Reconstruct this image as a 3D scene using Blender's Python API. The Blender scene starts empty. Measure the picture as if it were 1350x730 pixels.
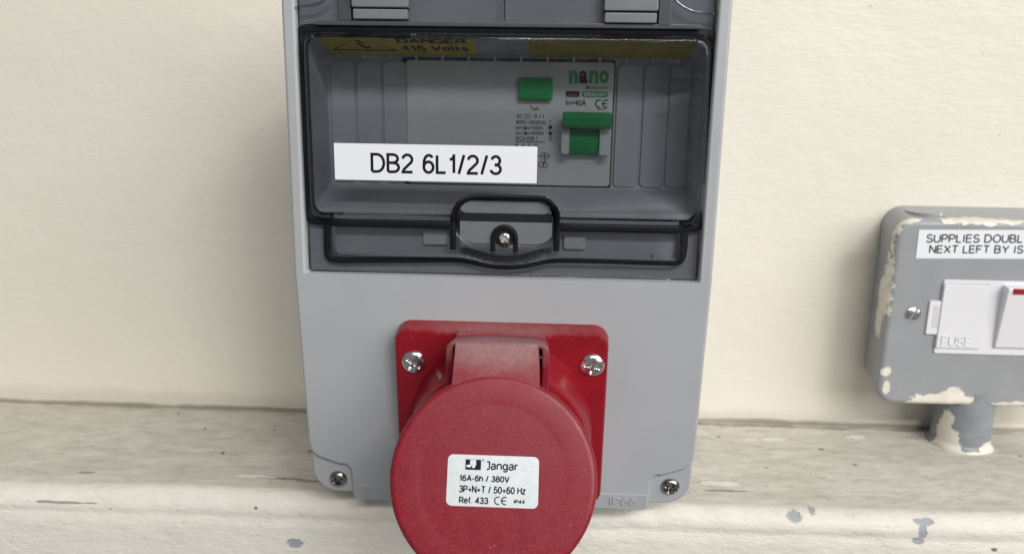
import bpy, bmesh, math, random
import numpy as np
from mathutils import Vector, Matrix, noise
random.seed(4)
S = 0.001                                   # all shapes below are written in millimetres
scn = bpy.context.scene
C = scn.collection

# ------------------------------------------------------------------ camera
# y = 0 is the front plane of the grey enclosure, the wall stands at y = 110, z = 0 is the foot of its window
CAM = np.array([14.119, -246.593, 56.869]); YAW, PIT, ROL = -0.0422848, 0.2245124, 0.0154145
FPX, PCX, PCY = 1014.0, 675.0, 365.0
_w = np.array([math.sin(YAW)*math.cos(PIT), math.cos(YAW)*math.cos(PIT), -math.sin(PIT)])
_r = np.array([math.cos(YAW), -math.sin(YAW), 0.0]); _u = np.cross(_r, _w)
_r, _u = math.cos(ROL)*_r + math.sin(ROL)*_u, -math.sin(ROL)*_r + math.cos(ROL)*_u
cam_d = bpy.data.cameras.new('camera'); cam = bpy.data.objects.new('camera', cam_d); C.objects.link(cam)
cam.matrix_world = Matrix(((_r[0], _u[0], -_w[0], CAM[0]*S), (_r[1], _u[1], -_w[1], CAM[1]*S),
                           (_r[2], _u[2], -_w[2], CAM[2]*S), (0, 0, 0, 1)))
cam_d.sensor_width = 36; cam_d.lens = FPX/1350*36; cam_d.clip_start = 0.005; cam_d.clip_end = 50
cam_d.dof.use_dof = True; cam_d.dof.focus_distance = 0.238; cam_d.dof.aperture_fstop = 15
scn.camera = cam

def bp(px, py, Y):
    """photo pixel -> point on the plane y = Y (mm)"""
    d = _w + _r*(px-PCX)/FPX + _u*(PCY-py)/FPX
    return CAM + d*((Y-CAM[1])/d[1])

# ------------------------------------------------------------------ light: an indoor room
wd = bpy.data.worlds.new('World'); scn.world = wd; wd.use_nodes = True
bg = wd.node_tree.nodes['Background']; bg.inputs[0].default_value = (0.97, 0.98, 1.0, 1); bg.inputs[1].default_value = 0.175
def area(name, loc, target, sx, sy, power, col):
    l = bpy.data.lights.new(name, 'AREA'); l.shape = 'RECTANGLE'; l.size = sx; l.size_y = sy; l.energy = power; l.color = col
    o = bpy.data.objects.new(name, l); C.objects.link(o); o.location = loc
    o.rotation_euler = (Vector(target)-Vector(loc)).to_track_quat('-Z', 'Y').to_euler()
    return o
area('window_light', (1.5, -1.5, 1.0), (0, 0, 0), 1.7, 1.7, 43, (1.0, 0.98, 0.95))
area('ceiling_strip_light', (0.55, -1.75, 1.35), (0, 0, 0), 1.5, 0.08, 29, (1.0, 0.97, 0.92))
scn.view_settings.view_transform = 'Standard'; scn.view_settings.look = 'None'
scn.view_settings.exposure = 0.0; scn.view_settings.gamma = 1.0
scn.render.resolution_x, scn.render.resolution_y = 1024, 553

# ------------------------------------------------------------------ materials
class NT:
    def __init__(s, name):
        s.m = bpy.data.materials.new(name); s.m.use_nodes = True
        s.t = s.m.node_tree; s.b = s.t.nodes['Principled BSDF']; s.out = s.t.nodes['Material Output']
        s.geo = s.n('ShaderNodeNewGeometry').outputs['Position']
        v = s.n('ShaderNodeVectorMath', operation='SCALE'); s.l(s.geo, v.inputs[0]); v.inputs['Scale'].default_value = 1000.0
        s.pos = v.outputs[0]                                   # world position in mm
    def n(s, kind, **k):
        x = s.t.nodes.new(kind)
        for a, b in k.items(): setattr(x, a, b)
        return x
    def l(s, a, b): s.t.links.new(a, b)
    def math(s, op, a, b=None, clamp=False):
        x = s.n('ShaderNodeMath', operation=op, use_clamp=clamp)
        for i, v in enumerate((a, b)):
            if v is None: continue
            if isinstance(v, (int, float)): x.inputs[i].default_value = v
            else: s.l(v, x.inputs[i])
        return x.outputs[0]
    def noise(s, scale, detail=4, rough=.55, stretch=(1, 1, 1), off=(0, 0, 0)):
        """fractal noise; scale = feature size in mm"""
        m = s.n('ShaderNodeMapping'); s.l(s.pos, m.inputs[0])
        m.inputs['Scale'].default_value = [1/(scale*q) for q in stretch]; m.inputs['Location'].default_value = off
        x = s.n('ShaderNodeTexNoise'); s.l(m.outputs[0], x.inputs['Vector'])
        x.inputs['Scale'].default_value = 1; x.inputs['Detail'].default_value = detail; x.inputs['Roughness'].default_value = rough
        return x.outputs[0]
    def ramp(s, f, a, b):
        x = s.n('ShaderNodeMapRange'); x.clamp = True; s.l(f, x.inputs[0])
        x.inputs[1].default_value = a; x.inputs[2].default_value = b
        return x.outputs[0]
    def mix(s, f, a, b):
        x = s.n('ShaderNodeMix', data_type='RGBA')
        if isinstance(f, (int, float)): x.inputs[0].default_value = f
        else: s.l(f, x.inputs[0])
        for i, v in ((6, a), (7, b)):
            if isinstance(v, tuple): x.inputs[i].default_value = (*v[:3], 1)
            else: s.l(v, x.inputs[i])
        return x.outputs[2]
    def blobs(s, L, nscale=4, namp=.8, lo=.0, hi=.12, stretch=(1, 1, 1), detail=5):
        """ragged patches: L = [(centre mm, half sizes mm)]"""
        cur = None
        for c, h in L:
            a = s.n('ShaderNodeVectorMath', operation='SUBTRACT'); s.l(s.pos, a.inputs[0]); a.inputs[1].default_value = c
            d = s.n('ShaderNodeVectorMath', operation='DIVIDE'); s.l(a.outputs[0], d.inputs[0]); d.inputs[1].default_value = h
            e = s.n('ShaderNodeVectorMath', operation='LENGTH'); s.l(d.outputs[0], e.inputs[0])
            f = s.math('SUBTRACT', 1.0, e.outputs['Value'])
            cur = f if cur is None else s.math('MAXIMUM', cur, f)
        nz = s.math('MULTIPLY', s.math('SUBTRACT', s.noise(nscale, detail, .6, stretch), .5), namp*2)
        cur = s.math('MAXIMUM', cur, -1.2)
        return s.ramp(s.math('ADD', cur, nz), lo, hi)
    def base(s, c):
        if isinstance(c, tuple): s.b.inputs['Base Color'].default_value = (*c[:3], 1)
        else: s.l(c, s.b.inputs['Base Color'])
    def rough(s, v):
        if isinstance(v, (int, float)): s.b.inputs['Roughness'].default_value = v
        else: s.l(v, s.b.inputs['Roughness'])
    def bump(s, h, dist_mm, strength=1.0):
        x = s.n('ShaderNodeBump'); x.inputs['Strength'].default_value = strength; x.inputs['Distance'].default_value = dist_mm*S
        s.l(h, x.inputs['Height']); s.l(x.outputs[0], s.b.inputs['Normal'])

def plain(name, col, rough=.45, vary=.08, grain=.02, metal=0, nscale=18):
    k = NT(name)
    if max(col) < .05: k.b.inputs['Specular IOR Level'].default_value = .2
    f = k.ramp(k.noise(nscale, 5), .3, .7)
    k.base(k.mix(f, tuple(c*(1-vary) for c in col), tuple(min(1, c*(1+vary)) for c in col)))
    k.rough(k.math('ADD', k.math('MULTIPLY', k.noise(7, 3), .16), rough-.08))
    k.b.inputs['Metallic'].default_value = metal
    if grain: k.bump(k.noise(.5, 2), grain)
    return k.m

GREY = (.40, .418, .443)
M = {}
k = NT('grey_plastic')                                          # moulded grey thermoplastic, faint handling dust
f = k.ramp(k.noise(30, 5), .3, .7); c = k.mix(f, tuple(x*.955 for x in GREY), tuple(x*1.03 for x in GREY))
c = k.mix(k.math('MULTIPLY', k.ramp(k.noise(1.1, 2, .5, (1, 1, 1), (7, 3, 1)), .70, .78), .25), c, (.62, .60, .55))
k.base(c); k.rough(k.math('ADD', k.math('MULTIPLY', k.noise(9, 4), .2), .34)); k.bump(k.noise(.45, 2), .012); M['grey'] = k.m
M['smoke_solid'] = plain('solid_smoked_plastic', (.15, .16, .175), .3)
M['slot'] = plain('dark_smoked_plastic', (.055, .058, .065), .4)
M['lug'] = plain('hinge_grey_plastic', (.17, .18, .195), .4)
M['inner'] = plain('inner_grey_plastic', (.42, .44, .47), .5)
M['blank'] = plain('blanking_plastic', (.44, .46, .49), .45)
M['black'] = plain('plain_black', (.006, .0065, .008), .5, .2, 0)  # even black for the wall-edge bands and the latch screw surround
M['dark'] = plain('dark_gap', (.012, .013, .015), .7, .1, 0)
M['ink'] = plain('black_ink', (.008, .008, .010), .55, .1, 0)
M['ink_soft'] = plain('grey_black_ink', (.035, .036, .04), .55, .2, 0)
M['breaker'] = plain('breaker_shell', (.62, .63, .62), .42, .04, .01)
M['guard'] = plain('breaker_guard', (.60, .61, .62), .4, .05)
M['green'] = plain('green_plastic', (.004, .30, .075), .35, .1, .01)
M['print_green'] = plain('green_print', (.03, .34, .10), .5, .1, 0)
M['print_red'] = plain('red_print', (.20, .02, .03), .5, .1, 0)
M['white_tape'] = plain('white_label_tape', (.80, .82, .86), .32, .015, .004)
k = NT('smoked_clear_plastic')                                  # tinted clear cover: see-through with a polished skin
k.t.nodes.remove(k.b)
tr = k.n('ShaderNodeBsdfTransparent'); tr.inputs[0].default_value = (.785, .795, .81, 1)
gl = k.n('ShaderNodeBsdfGlossy'); gl.inputs['Roughness'].default_value = .07; gl.inputs[0].default_value = (1, 1, 1, 1)
df = k.n('ShaderNodeBsdfDiffuse'); df.inputs[0].default_value = (.30, .31, .34, 1)
fr = k.n('ShaderNodeFresnel'); fr.inputs[0].default_value = 1.42
mx = k.n('ShaderNodeMixShader'); k.l(fr.outputs[0], mx.inputs[0]); k.l(tr.outputs[0], mx.inputs[1]); k.l(gl.outputs[0], mx.inputs[2])
m2 = k.n('ShaderNodeMixShader')                                 # fine dust and wiping streaks on the skin
k.l(k.math('ADD', k.math('MULTIPLY', k.ramp(k.noise(9, 6, .65, (1, 1, .35)), .5, .85), .05), k.math('MULTIPLY', k.ramp(k.noise(.7, 2), .72, .8), .12)), m2.inputs[0])
k.l(mx.outputs[0], m2.inputs[1]); k.l(df.outputs[0], m2.inputs[2]); k.l(m2.outputs[0], k.out.inputs[0]); M['smoke'] = k.m
k = NT('zinc_screw'); k.base(k.mix(k.ramp(k.noise(1.5, 4), .35, .65), (.66, .65, .63), (.88, .87, .85)))
k.b.inputs['Metallic'].default_value = 1; k.rough(.2); M['zinc'] = k.m
k = NT('steel_screw'); k.base(k.mix(k.ramp(k.noise(1.2, 4), .4, .6), (.20, .19, .17), (.52, .50, .46)))
k.b.inputs['Metallic'].default_value = 1; k.rough(.22); M['steel'] = k.m
k = NT('yellow_sticker'); k.base(k.mix(k.ramp(k.noise(6, 4), .3, .7), (.62, .50, .02), (.72, .58, .03))); k.rough(.45); M['yellow'] = k.m
k = NT('yellow_small_print_sticker')                            # rows of print far too small to read
mp = k.n('ShaderNodeSeparateXYZ'); k.l(k.pos, mp.inputs[0])
rows = k.math('FRACT', k.math('MULTIPLY', mp.outputs['Y'], .62))
wordy = k.ramp(k.noise(.55, 2, .5, (1, .6, 50)), .42, .52)
prt = k.math('MULTIPLY', k.ramp(rows, .35, .5), wordy)
k.base(k.mix(k.math('MULTIPLY', prt, .85), k.mix(k.ramp(k.noise(6, 4), .3, .7), (.60, .46, .02), (.70, .54, .03)), (.05, .04, .01))); k.rough(.45); M['yellow2'] = k.m

def red_mat(name, col, dust, tabdust):
    k = NT(name); k.b.inputs['Specular IOR Level'].default_value = .38
    c = k.mix(k.ramp(k.noise(16, 5), .3, .7), tuple(x*.92 for x in col), tuple(x*1.07 for x in col))
    haze = k.ramp(k.noise(5, 6, .7), .35, .75)
    c = k.mix(k.math('MULTIPLY', haze, dust), c, (.34, .08, .10))
    spk = k.ramp(k.noise(.40, 2, .6), .52, .74)
    c = k.mix(k.math('MULTIPLY', spk, min(1, dust*3.2)), c, (.46, .20, .22))
    if tabdust:
        b = k.blobs(tabdust, 3, .35, .0, .6)
        sp = k.ramp(k.noise(.5, 3, .6, (1, 1, 1), (3, 3, 3)), .32, .6)
        c = k.mix(k.math('MULTIPLY', b, k.math('ADD', k.math('MULTIPLY', sp, .35), .28)), c, (.30, .22, .22))
    big = k.ramp(k.noise(1.5, 1, .5, (1, 1, 1), (1, 9, 4)), .78, .80)
    c = k.mix(k.math('MULTIPLY', big, min(1, dust*3)), c, (.66, .55, .52))
    k.base(c); k.rough(k.math('ADD', k.math('MULTIPLY', haze, .16), 28*.01 if dust < .05 else .34)); k.bump(k.noise(.6, 2), .012)
    return k.m
M['red'] = red_mat('red_plastic', (.25, .004, .012), .03, [((0, -8, -14), (40, 12, 5))])
M['red_lid'] = red_mat('dusty_red_plastic', (.215, .005, .017), .065, [((1, -25, -15), (24, 14, 9))])
k = NT('silver_rating_label'); k.base(k.mix(k.ramp(k.noise(2, 5, .7), .3, .7), (.58, .63, .66), (.70, .74, .77))); k.rough(.4); k.b.inputs['Metallic'].default_value = .25; M['silver'] = k.m
CREAM = (.80, .755, .655)
k = NT('grey_painted_metal')                                    # spur box: grey enamel with cream wall paint slopped over the edges
cst = k.mix(k.ramp(k.noise(12, 4), .3, .7), (.29, .30, .32), (.325, .335, .355))
def sb(px, py, Y, h): return (tuple(bp(px, py, Y)), h)
pm = k.blobs([sb(1300, 284, 84, (22, 9, 4.6)), sb(1262, 288, 84, (9, 5, 3)), sb(1190, 287, 84, (8, 8, 3.2)), sb(1172, 297, 85, (4.5, 9, 7)), sb(1166, 320, 87, (3.0, 9, 11)), sb(1161, 355, 90, (3.2, 12, 14)), sb(1157, 385, 94, (3.0, 14, 12)),
              sb(1155, 420, 94, (2.4, 8, 8)), sb(1166, 489, 83, (2.2, 4, 2.4)), sb(1166, 508, 84, (2.0, 5, 4)), sb(1243, 527, 82, (15, 4, 3.0)), sb(1258, 521, 82, (5.0, 3, 4.4)), sb(1215, 532, 82, (10, 4, 1.9)), sb(1335, 533, 82, (9, 4, 1.5))],
             2.6, .85, -.02, .08, (1.8, 1, 1), 8)
k.base(k.mix(pm, cst, k.mix(k.ramp(k.noise(4, 4), .3, .7), (.66, .62, .53), (.82, .79, .72))))
k.rough(k.math('ADD', k.math('MULTIPLY', pm, .15), .36)); hb = k.math('ADD', k.math('MULTIPLY', pm, .6), k.math('MULTIPLY', k.noise(.8, 3), .12)); k.bump(hb, .5); M['enamel'] = k.m
k = NT('painted_conduit')
pm = k.blobs([sb(1247, 584, 84, (6.5, 9, 8)), sb(1250, 562, 84, (2.8, 8, 8)), sb(1246, 596, 84, (8, 9, 4)), sb(1298, 590, 86, (6, 9, 4.5)), sb(1270, 600, 82, (18, 14, 2.6))], 4, .5, .02, .12)
k.base(k.mix(pm, k.mix(k.ramp(k.noise(7, 4, .6, (1, 1, .4)), .3, .7), (.20, .225, .25), (.27, .29, .31)), (.74, .70, .62))); k.rough(.42); k.bump(k.math('ADD', pm, k.math('MULTIPLY', k.noise(2, 4), .3)), .5); M['conduit'] = k.m
M['white'] = plain('white_moulding', (.74, .745, .78), .35, .02, .006)
M['neon'] = plain('red_neon', (.30, .015, .02), .2, .1, 0)

k = NT('cream_wall_paint')                                      # old brush-painted plaster
c = k.mix(k.ramp(k.noise(120, 5), .3, .7), (.74, .705, .62), (.78, .745, .66))
c = k.mix(k.math('MULTIPLY', k.ramp(k.noise(5, 6, .7, (3, 1, 1)), .55, .8), .10), c, (.62, .56, .44))
st = k.blobs([((-190, 110, -92), (200, 6, 6)), ((80, 110, -92), (150, 6, 5))], 10, .7, 0, .7, (3, 1, 1))
c = k.mix(k.math('MULTIPLY', st, .22), c, (.40, .34, .24))
jl = k.blobs([((-200, 110, -96.0), (900, 9, 2.0)), ((170, 110, -94.2), (300, 9, 2.3))], 4, .75, .1, .7, (4, 1, 1), 6); c = k.mix(k.math('MULTIPLY', jl, .62), c, (.12, .10, .07))
sp = k.ramp(k.noise(2.6, 1.5, .5, (1, 1, 1), (5, 1, 8)), .80, .82); c = k.mix(k.math('MULTIPLY', sp, .55), c, (.16, .13, .09))
k.base(c); k.rough(k.math('ADD', k.math('MULTIPLY', k.noise(14, 4), .2), .36))
k.bump(k.math('ADD', k.math('MULTIPLY', k.noise(14, 6, .62, (1.6, 1, 1)), 1.0), k.math('MULTIPLY', k.noise(1.8, 4, .6, (3.5, 1, 1)), .32)), .9, .6); M['wall'] = k.m
k = NT('dirty_ledge_paint')
sep = k.n('ShaderNodeSeparateXYZ'); k.l(k.n('ShaderNodeNewGeometry').outputs['Normal'], sep.inputs[0])
sxyz = k.n('ShaderNodeSeparateXYZ'); k.l(k.pos, sxyz.inputs[0])
c = k.mix(k.ramp(k.noise(60, 5), .3, .7), (.73, .70, .63), (.79, .76, .69))
settle = k.math('MULTIPLY', k.ramp(sxyz.outputs['Y'], 24, 36), k.ramp(sxyz.outputs['Z'], -101, -98))   # grime that has settled on the shelf top
def lz(px, py, Z=-95.0, Y0=None):
    d = _w + _r*(px-PCX)/FPX + _u*(PCY-py)/FPX; return tuple(CAM + d*((Z-CAM[2])/d[2]))
gr = k.ramp(k.noise(16, 8, .72, (1.7, 1, 1)), .25, .75)
c = k.mix(k.math('MULTIPLY', settle, k.math('ADD', k.math('MULTIPLY', gr, .40), .16)), c, (.35, .325, .27))
mot = k.ramp(k.noise(4.5, 8, .74, (2.2, 1, 1), (4, 4, 4)), .47, .78); c = k.mix(k.math('MULTIPLY', mot, k.math('ADD', k.math('MULTIPLY', settle, .40), .12)), c, (.22, .20, .16))
pal = k.ramp(k.noise(6, 8, .72, (2.4, 1, 1), (14, 9, 2)), .50, .70); c = k.mix(k.math('MULTIPLY', pal, .38), c, (.82, .80, .74))
jn = k.blobs([((-200, 110, -96), (900, 4.4, 9)), ((170, 110, -94), (500, 6.0, 9)), (lz(1215, 566), (16, 6, 6))], 5, .9, 0, .5, (3, 1, 1)); c = k.mix(k.math('MULTIPLY', jn, .72), c, (.09, .075, .055))
crk = k.blobs([(lz(375, 629), (13, 1.1, 4)), (lz(405, 632), (6, .9, 4)), (lz(113, 620), (4, 1.0, 3)), (lz(955, 646), (9, .8, 4)), ((-175, 22, -100.8), (13, 6, .5))], 1.6, 1.1, .05, .35, (5, 1, 1), 7)
c = k.mix(k.math('MULTIPLY', crk, .6), c, (.10, .085, .06))
chip = k.blobs([(lz(335, 626), (9, 1.8, 4)), (lz(1128, 577), (5, 3, 4)), (lz(1020, 580), (8, 3, 4)), (lz(950, 637), (10, 2.5, 4))], 2.2, .9, .0, .2, (2, 1, 1), 7)
c = k.mix(k.math('MULTIPLY', chip, .6), c, (.86, .84, .77))
sp = k.ramp(k.noise(3.0, 1.2, .5, (1.3, 1, 1), (5, 1, 8)), .79, .81); c = k.mix(k.math('MULTIPLY', sp, .85), c, (.035, .03, .025))
dot = k.blobs([(lz(1082, 595), (2.0, 2.2, 3)), (lz(1127, 616), (1.4, 1.5, 3)), (lz(948, 576), (1.2, 1.4, 3)), (lz(1345, 605), (1.3, 1.5, 3)), (lz(294, 595), (1.2, 2.0, 3)), (lz(408, 594), (1.2, 1.6, 3)), (lz(235, 543), (1.2, 1.6, 3)), (lz(270, 562), (1.0, 1.4, 3)), (lz(388, 537), (3.0, 2.0, 3)), (lz(903, 674, -98), (1.2, 6, .9)), (tuple(bp(336, 671, 22)), (1.0, 6, .9)), (tuple(bp(1312, 725, 22)), (1.6, 6, .9))], 1.0, .75, .1, .5)
c = k.mix(k.math('MULTIPLY', dot, .85), c, (.05, .042, .03))
def fp(px, py): return tuple(bp(px, py, 21.8))
blue = k.blobs([(fp(388, 716), (3.4, 9, 2.2)), (fp(1050, 685), (3.4, 9, 2.0)), (fp(1076, 681), (2.0, 9, 1.4)), (fp(1212, 715), (2.6, 9, 1.2)), (fp(1218, 702), (1.8, 9, 4.5)), (fp(1222, 692), (4.4, 9, 1.3))], 1.6, .7, .0, .3, (1, 1, 1), 7)
c = k.mix(k.math('MULTIPLY', blue, .75), c, (.23, .27, .33))
ochre = k.blobs([(tuple(bp(240, 616, 40)), (14, 5, 4))], 6, .5, 0, .8); c = k.mix(k.math('MULTIPLY', ochre, .3), c, (.55, .40, .20))
k.base(c); k.rough(k.math('ADD', k.math('MULTIPLY', gr, .25), .42))
fl = k.math('MULTIPLY', k.ramp(k.noise(15, 7, .6, (2.0, 1, 1), (31, 2, 6)), .52, .56), .13)                # edges of old paint layers
hh = k.math('ADD', k.math('ADD', k.math('MULTIPLY', k.noise(7, 8, .72, (2.2, 1, 1)), 1.0), fl), k.math('MULTIPLY', k.noise(1.0, 4, .6, (6, 1, 1)), .22))
hh = k.math('ADD', hh, k.math('MULTIPLY', chip, .5))
k.bump(k.math('SUBTRACT', k.math('SUBTRACT', hh, k.math('MULTIPLY', crk, .9)), k.math('MULTIPLY', blue, .4)), 1.1, .8); M['ledge'] = k.m

# ------------------------------------------------------------------ helpers
ORG = {}
def tag(o, label=None, cat=None, group=None, kind=None):
    for a, b in (('label', label), ('category', cat), ('group', group), ('kind', kind)):
        if b: o[a] = b
    return o
def thing(name, loc, label, cat, group=None):
    o = bpy.data.objects.new(name, None); C.objects.link(o); o.location = Vector(loc)*S; o.empty_display_size = .02
    ORG[o] = Vector(loc); return tag(o, label, cat, group)
def obj(name, bm, mat, parent=None, org=None, bevel=0, segs=3, ang=35, smooth=40):
    """bm is in world mm; its origin becomes org (or its parent's)"""
    o0 = Vector(org) if org is not None else (ORG[parent] if parent else Vector((0, 0, 0)))
    bmesh.ops.remove_doubles(bm, verts=bm.verts, dist=1e-4)
    bmesh.ops.recalc_face_normals(bm, faces=bm.faces)
    for v in bm.verts: v.co = (v.co - o0)*S
    me = bpy.data.meshes.new(name); bm.to_mesh(me); bm.free()
    return link(name, me, mat, parent, o0, bevel, segs, ang, smooth)
def link(name, me, mat, parent, o0, bevel=0, segs=3, ang=35, smooth=40):
    o = bpy.data.objects.new(name, me); C.objects.link(o); me.materials.append(M[mat])
    if smooth:
        me.polygons.foreach_set('use_smooth', [True]*len(me.polygons)); me.set_sharp_from_angle(angle=math.radians(smooth))
    ORG[o] = o0; o.parent = parent
    o.location = (o0 - (ORG[parent] if parent else Vector((0, 0, 0))))*S
    if bevel:
        b = o.modifiers.new('bevel', 'BEVEL'); b.width = bevel*S; b.segments = segs; b.limit_method = 'ANGLE'; b.angle_limit = math.radians(ang); b.harden_normals = False
    if smooth and smooth < 100:
        wn = o.modifiers.new('weighted', 'WEIGHTED_NORMAL'); wn.keep_sharp = True; wn.weight = 80
    return o
def rrect(x0, x1, z0, z1, r, n=6):
    P = []
    for cx, cz, a0 in ((x1-r, z1-r, 0), (x0+r, z1-r, 90), (x0+r, z0+r, 180), (x1-r, z0+r, 270)):
        for i in range(n+1):
            a = math.radians(a0 + 90*i/n); P.append((cx+r*math.cos(a), cz+r*math.sin(a)))
    return P
def circle(cx, cz, r, n=64): return [(cx+r*math.cos(2*math.pi*i/n), cz+r*math.sin(2*math.pi*i/n)) for i in range(n)]
def loft(loops, bm=None, caps=(True, True), mat=None):
    """loops: list of (list of (x,z), y); equal counts"""
    bm = bm or bmesh.new(); prev = None; mat = mat or Matrix()
    for i, (pts, y) in enumerate(loops):
        vs = [bm.verts.new(mat @ Vector((p[0], y, p[1]))) for p in pts]
        if prev:
            for j in range(len(vs)):
                bm.faces.new((prev[j], prev[(j+1) % len(vs)], vs[(j+1) % len(vs)], vs[j]))
        elif caps[0]: bm.faces.new(vs)
        prev = vs
    if caps[1]: bm.faces.new(prev)
    return bm
def rbox(x0, x1, z0, z1, y0, y1, r=1.0, b=.4, n=4, bm=None, mat=None, draft=0):
    """rounded slab, front at y0 with a soft front edge"""
    r = min(r, (x1-x0)/2*.98, (z1-z0)/2*.98); L = []
    for i, yy in ((b, y0), (b*.3, y0+b*.3), (0, y0+b), (-draft, y1)):
        L.append((rrect(x0+i, x1-i, z0+i, z1-i, max(.05, r-i), n), yy))
    return loft(L, bm, mat=mat)
def tube(path, ry, rx, bm=None, closed=False, n=8, mat=None):
    """band along a path of 3D points lying near a plane y = const: half width rx in plane, ry in depth"""
    bm = bm or bmesh.new(); mat = mat or Matrix(); N = len(path); rings = []
    for i, p in enumerate(path):
        p = Vector(p); a = Vector(path[(i-1) % N] if (closed or i) else path[0]); b = Vector(path[(i+1) % N] if (closed or i < N-1) else path[-1])
        t = (b-a).normalized(); s = t.cross(Vector((0, 1, 0))).normalized()
        rings.append([bm.verts.new(mat @ (p + s*(rx*math.cos(2*math.pi*j/n)) + Vector((0, 1, 0))*(ry*math.sin(2*math.pi*j/n)))) for j in range(n)])
    for i in range(N if closed else N-1):
        A, B = rings[i], rings[(i+1) % N]
        for j in range(n): bm.faces.new((A[j], A[(j+1) % n], B[(j+1) % n], B[j]))
    if not closed: bm.faces.new(rings[0]); bm.faces.new(rings[-1])
    return bm
def smooth_path(P, it=2):
    """corner cutting of an open path of (x,z)"""
    for _ in range(it):
        Q = [P[0]]
        for a, b in zip(P[:-1], P[1:]):
            Q += [(a[0]*.75+b[0]*.25, a[1]*.75+b[1]*.25), (a[0]*.25+b[0]*.75, a[1]*.25+b[1]*.75)]
        P = Q + [P[-1]]
    return P
def screw(name, c, R, mat, parent, tilt=0, turn=20, dome=.45, slot=False, cross=.2):
    """pan-head screw with its driver recess; c = centre of the seat, facing -y"""
    bm = bmesh.new(); nr, ns = 16, 72; T = Matrix.Translation(c) @ Matrix.Rotation(tilt, 4, 'X') @ Matrix.Rotation(math.radians(turn), 4, 'Y'); rings = []
    for i in range(nr+1):
        q = i/nr; ring = []
        for j in range(ns):
            a = 2*math.pi*j/ns; x, z = R*q*math.cos(a), R*q*math.sin(a)
            y = -R*dome*(1-q**3.2)**.8 - .25
            if slot: m = max(0, min(1, (.13*R-abs(x))/(.05*R)+.5))
            else:
                m1 = max(0, min(1, (cross*R*.6-abs(x))/(.06*R)+.5))*max(0, min(1, (.66*R-abs(z))/(.12*R)))
                m2 = max(0, min(1, (cross*R*.6-abs(z))/(.06*R)+.5))*max(0, min(1, (.66*R-abs(x))/(.12*R)))
                m = max(m1, m2)
            y += m*R*.30
            ring.append(bm.verts.new(T @ Vector((x, min(y, -.02), z))))
        rings.append(ring)
    bot = [bm.verts.new(T @ Vector((R*math.cos(2*math.pi*j/ns), 1.2, R*math.sin(2*math.pi*j/ns)))) for j in range(ns)]
    rings.append(bot)
    for A, B in zip(rings[:-1], rings[1:]):
        for j in range(ns):
            try: bm.faces.new((A[j], A[(j+1) % ns], B[(j+1) % ns], B[j]))
            except ValueError: pass
    bm.faces.new(bot)
    return obj(name, bm, mat, parent, smooth=50)
DG = bpy.context.evaluated_depsgraph_get
def text(name, s, box, y, mat, parent, T=None, bold=0.0, depth=0.0, keep=False):
    """lettering fitted to box = (x0, x1, z0, z1) at depth y, facing -y; T places that frame in the world"""
    cu = bpy.data.curves.new('t', 'FONT'); cu.body = s; cu.size = 1; cu.offset = bold; cu.resolution_u = 4; cu.extrude = depth/2 if depth else 0
    t = bpy.data.objects.new('t', cu); C.objects.link(t); bpy.context.view_layer.update()
    me = bpy.data.meshes.new_from_object(t.evaluated_get(DG())); bpy.data.objects.remove(t); bpy.data.curves.remove(cu)
    A = np.array([v.co[:] for v in me.vertices]); lo, hi = A.min(0), A.max(0)
    x0, x1, z0, z1 = box
    sx, sz = (x1-x0)/(hi[0]-lo[0]), (z1-z0)/(hi[1]-lo[1])
    T = T or Matrix(); o0 = ORG[parent]
    for v in me.vertices:
        p = T @ Vector((x0+(v.co.x-lo[0])*sx, y - v.co.z, z0+(v.co.y-lo[1])*sz)); v.co = (p-o0)*S
    me.name = name
    return link(name, me, mat, parent, o0, smooth=0)
def ribbon(bm, P, w, y, closed=False):
    """flat stroke of constant width through (x,z) points at depth y"""
    N = len(P); L = []
    for i, p in enumerate(P):
        a = Vector(P[(i-1) % N] if (closed or i) else P[0]); b = Vector(P[(i+1) % N] if (closed or i < N-1) else P[-1])
        t = (b-a).normalized(); s = Vector((-t.y, t.x))*w/2
        L.append((bm.verts.new((p[0]+s.x, y, p[1]+s.y)), bm.verts.new((p[0]-s.x, y, p[1]-s.y))))
    for i in range(N if closed else N-1):
        a, b = L[i], L[(i+1) % N]; bm.faces.new((a[0], a[1], b[1], b[0]))
def xform(bm, T):
    for v in bm.verts: v.co = T @ v.co
    return bm

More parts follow.
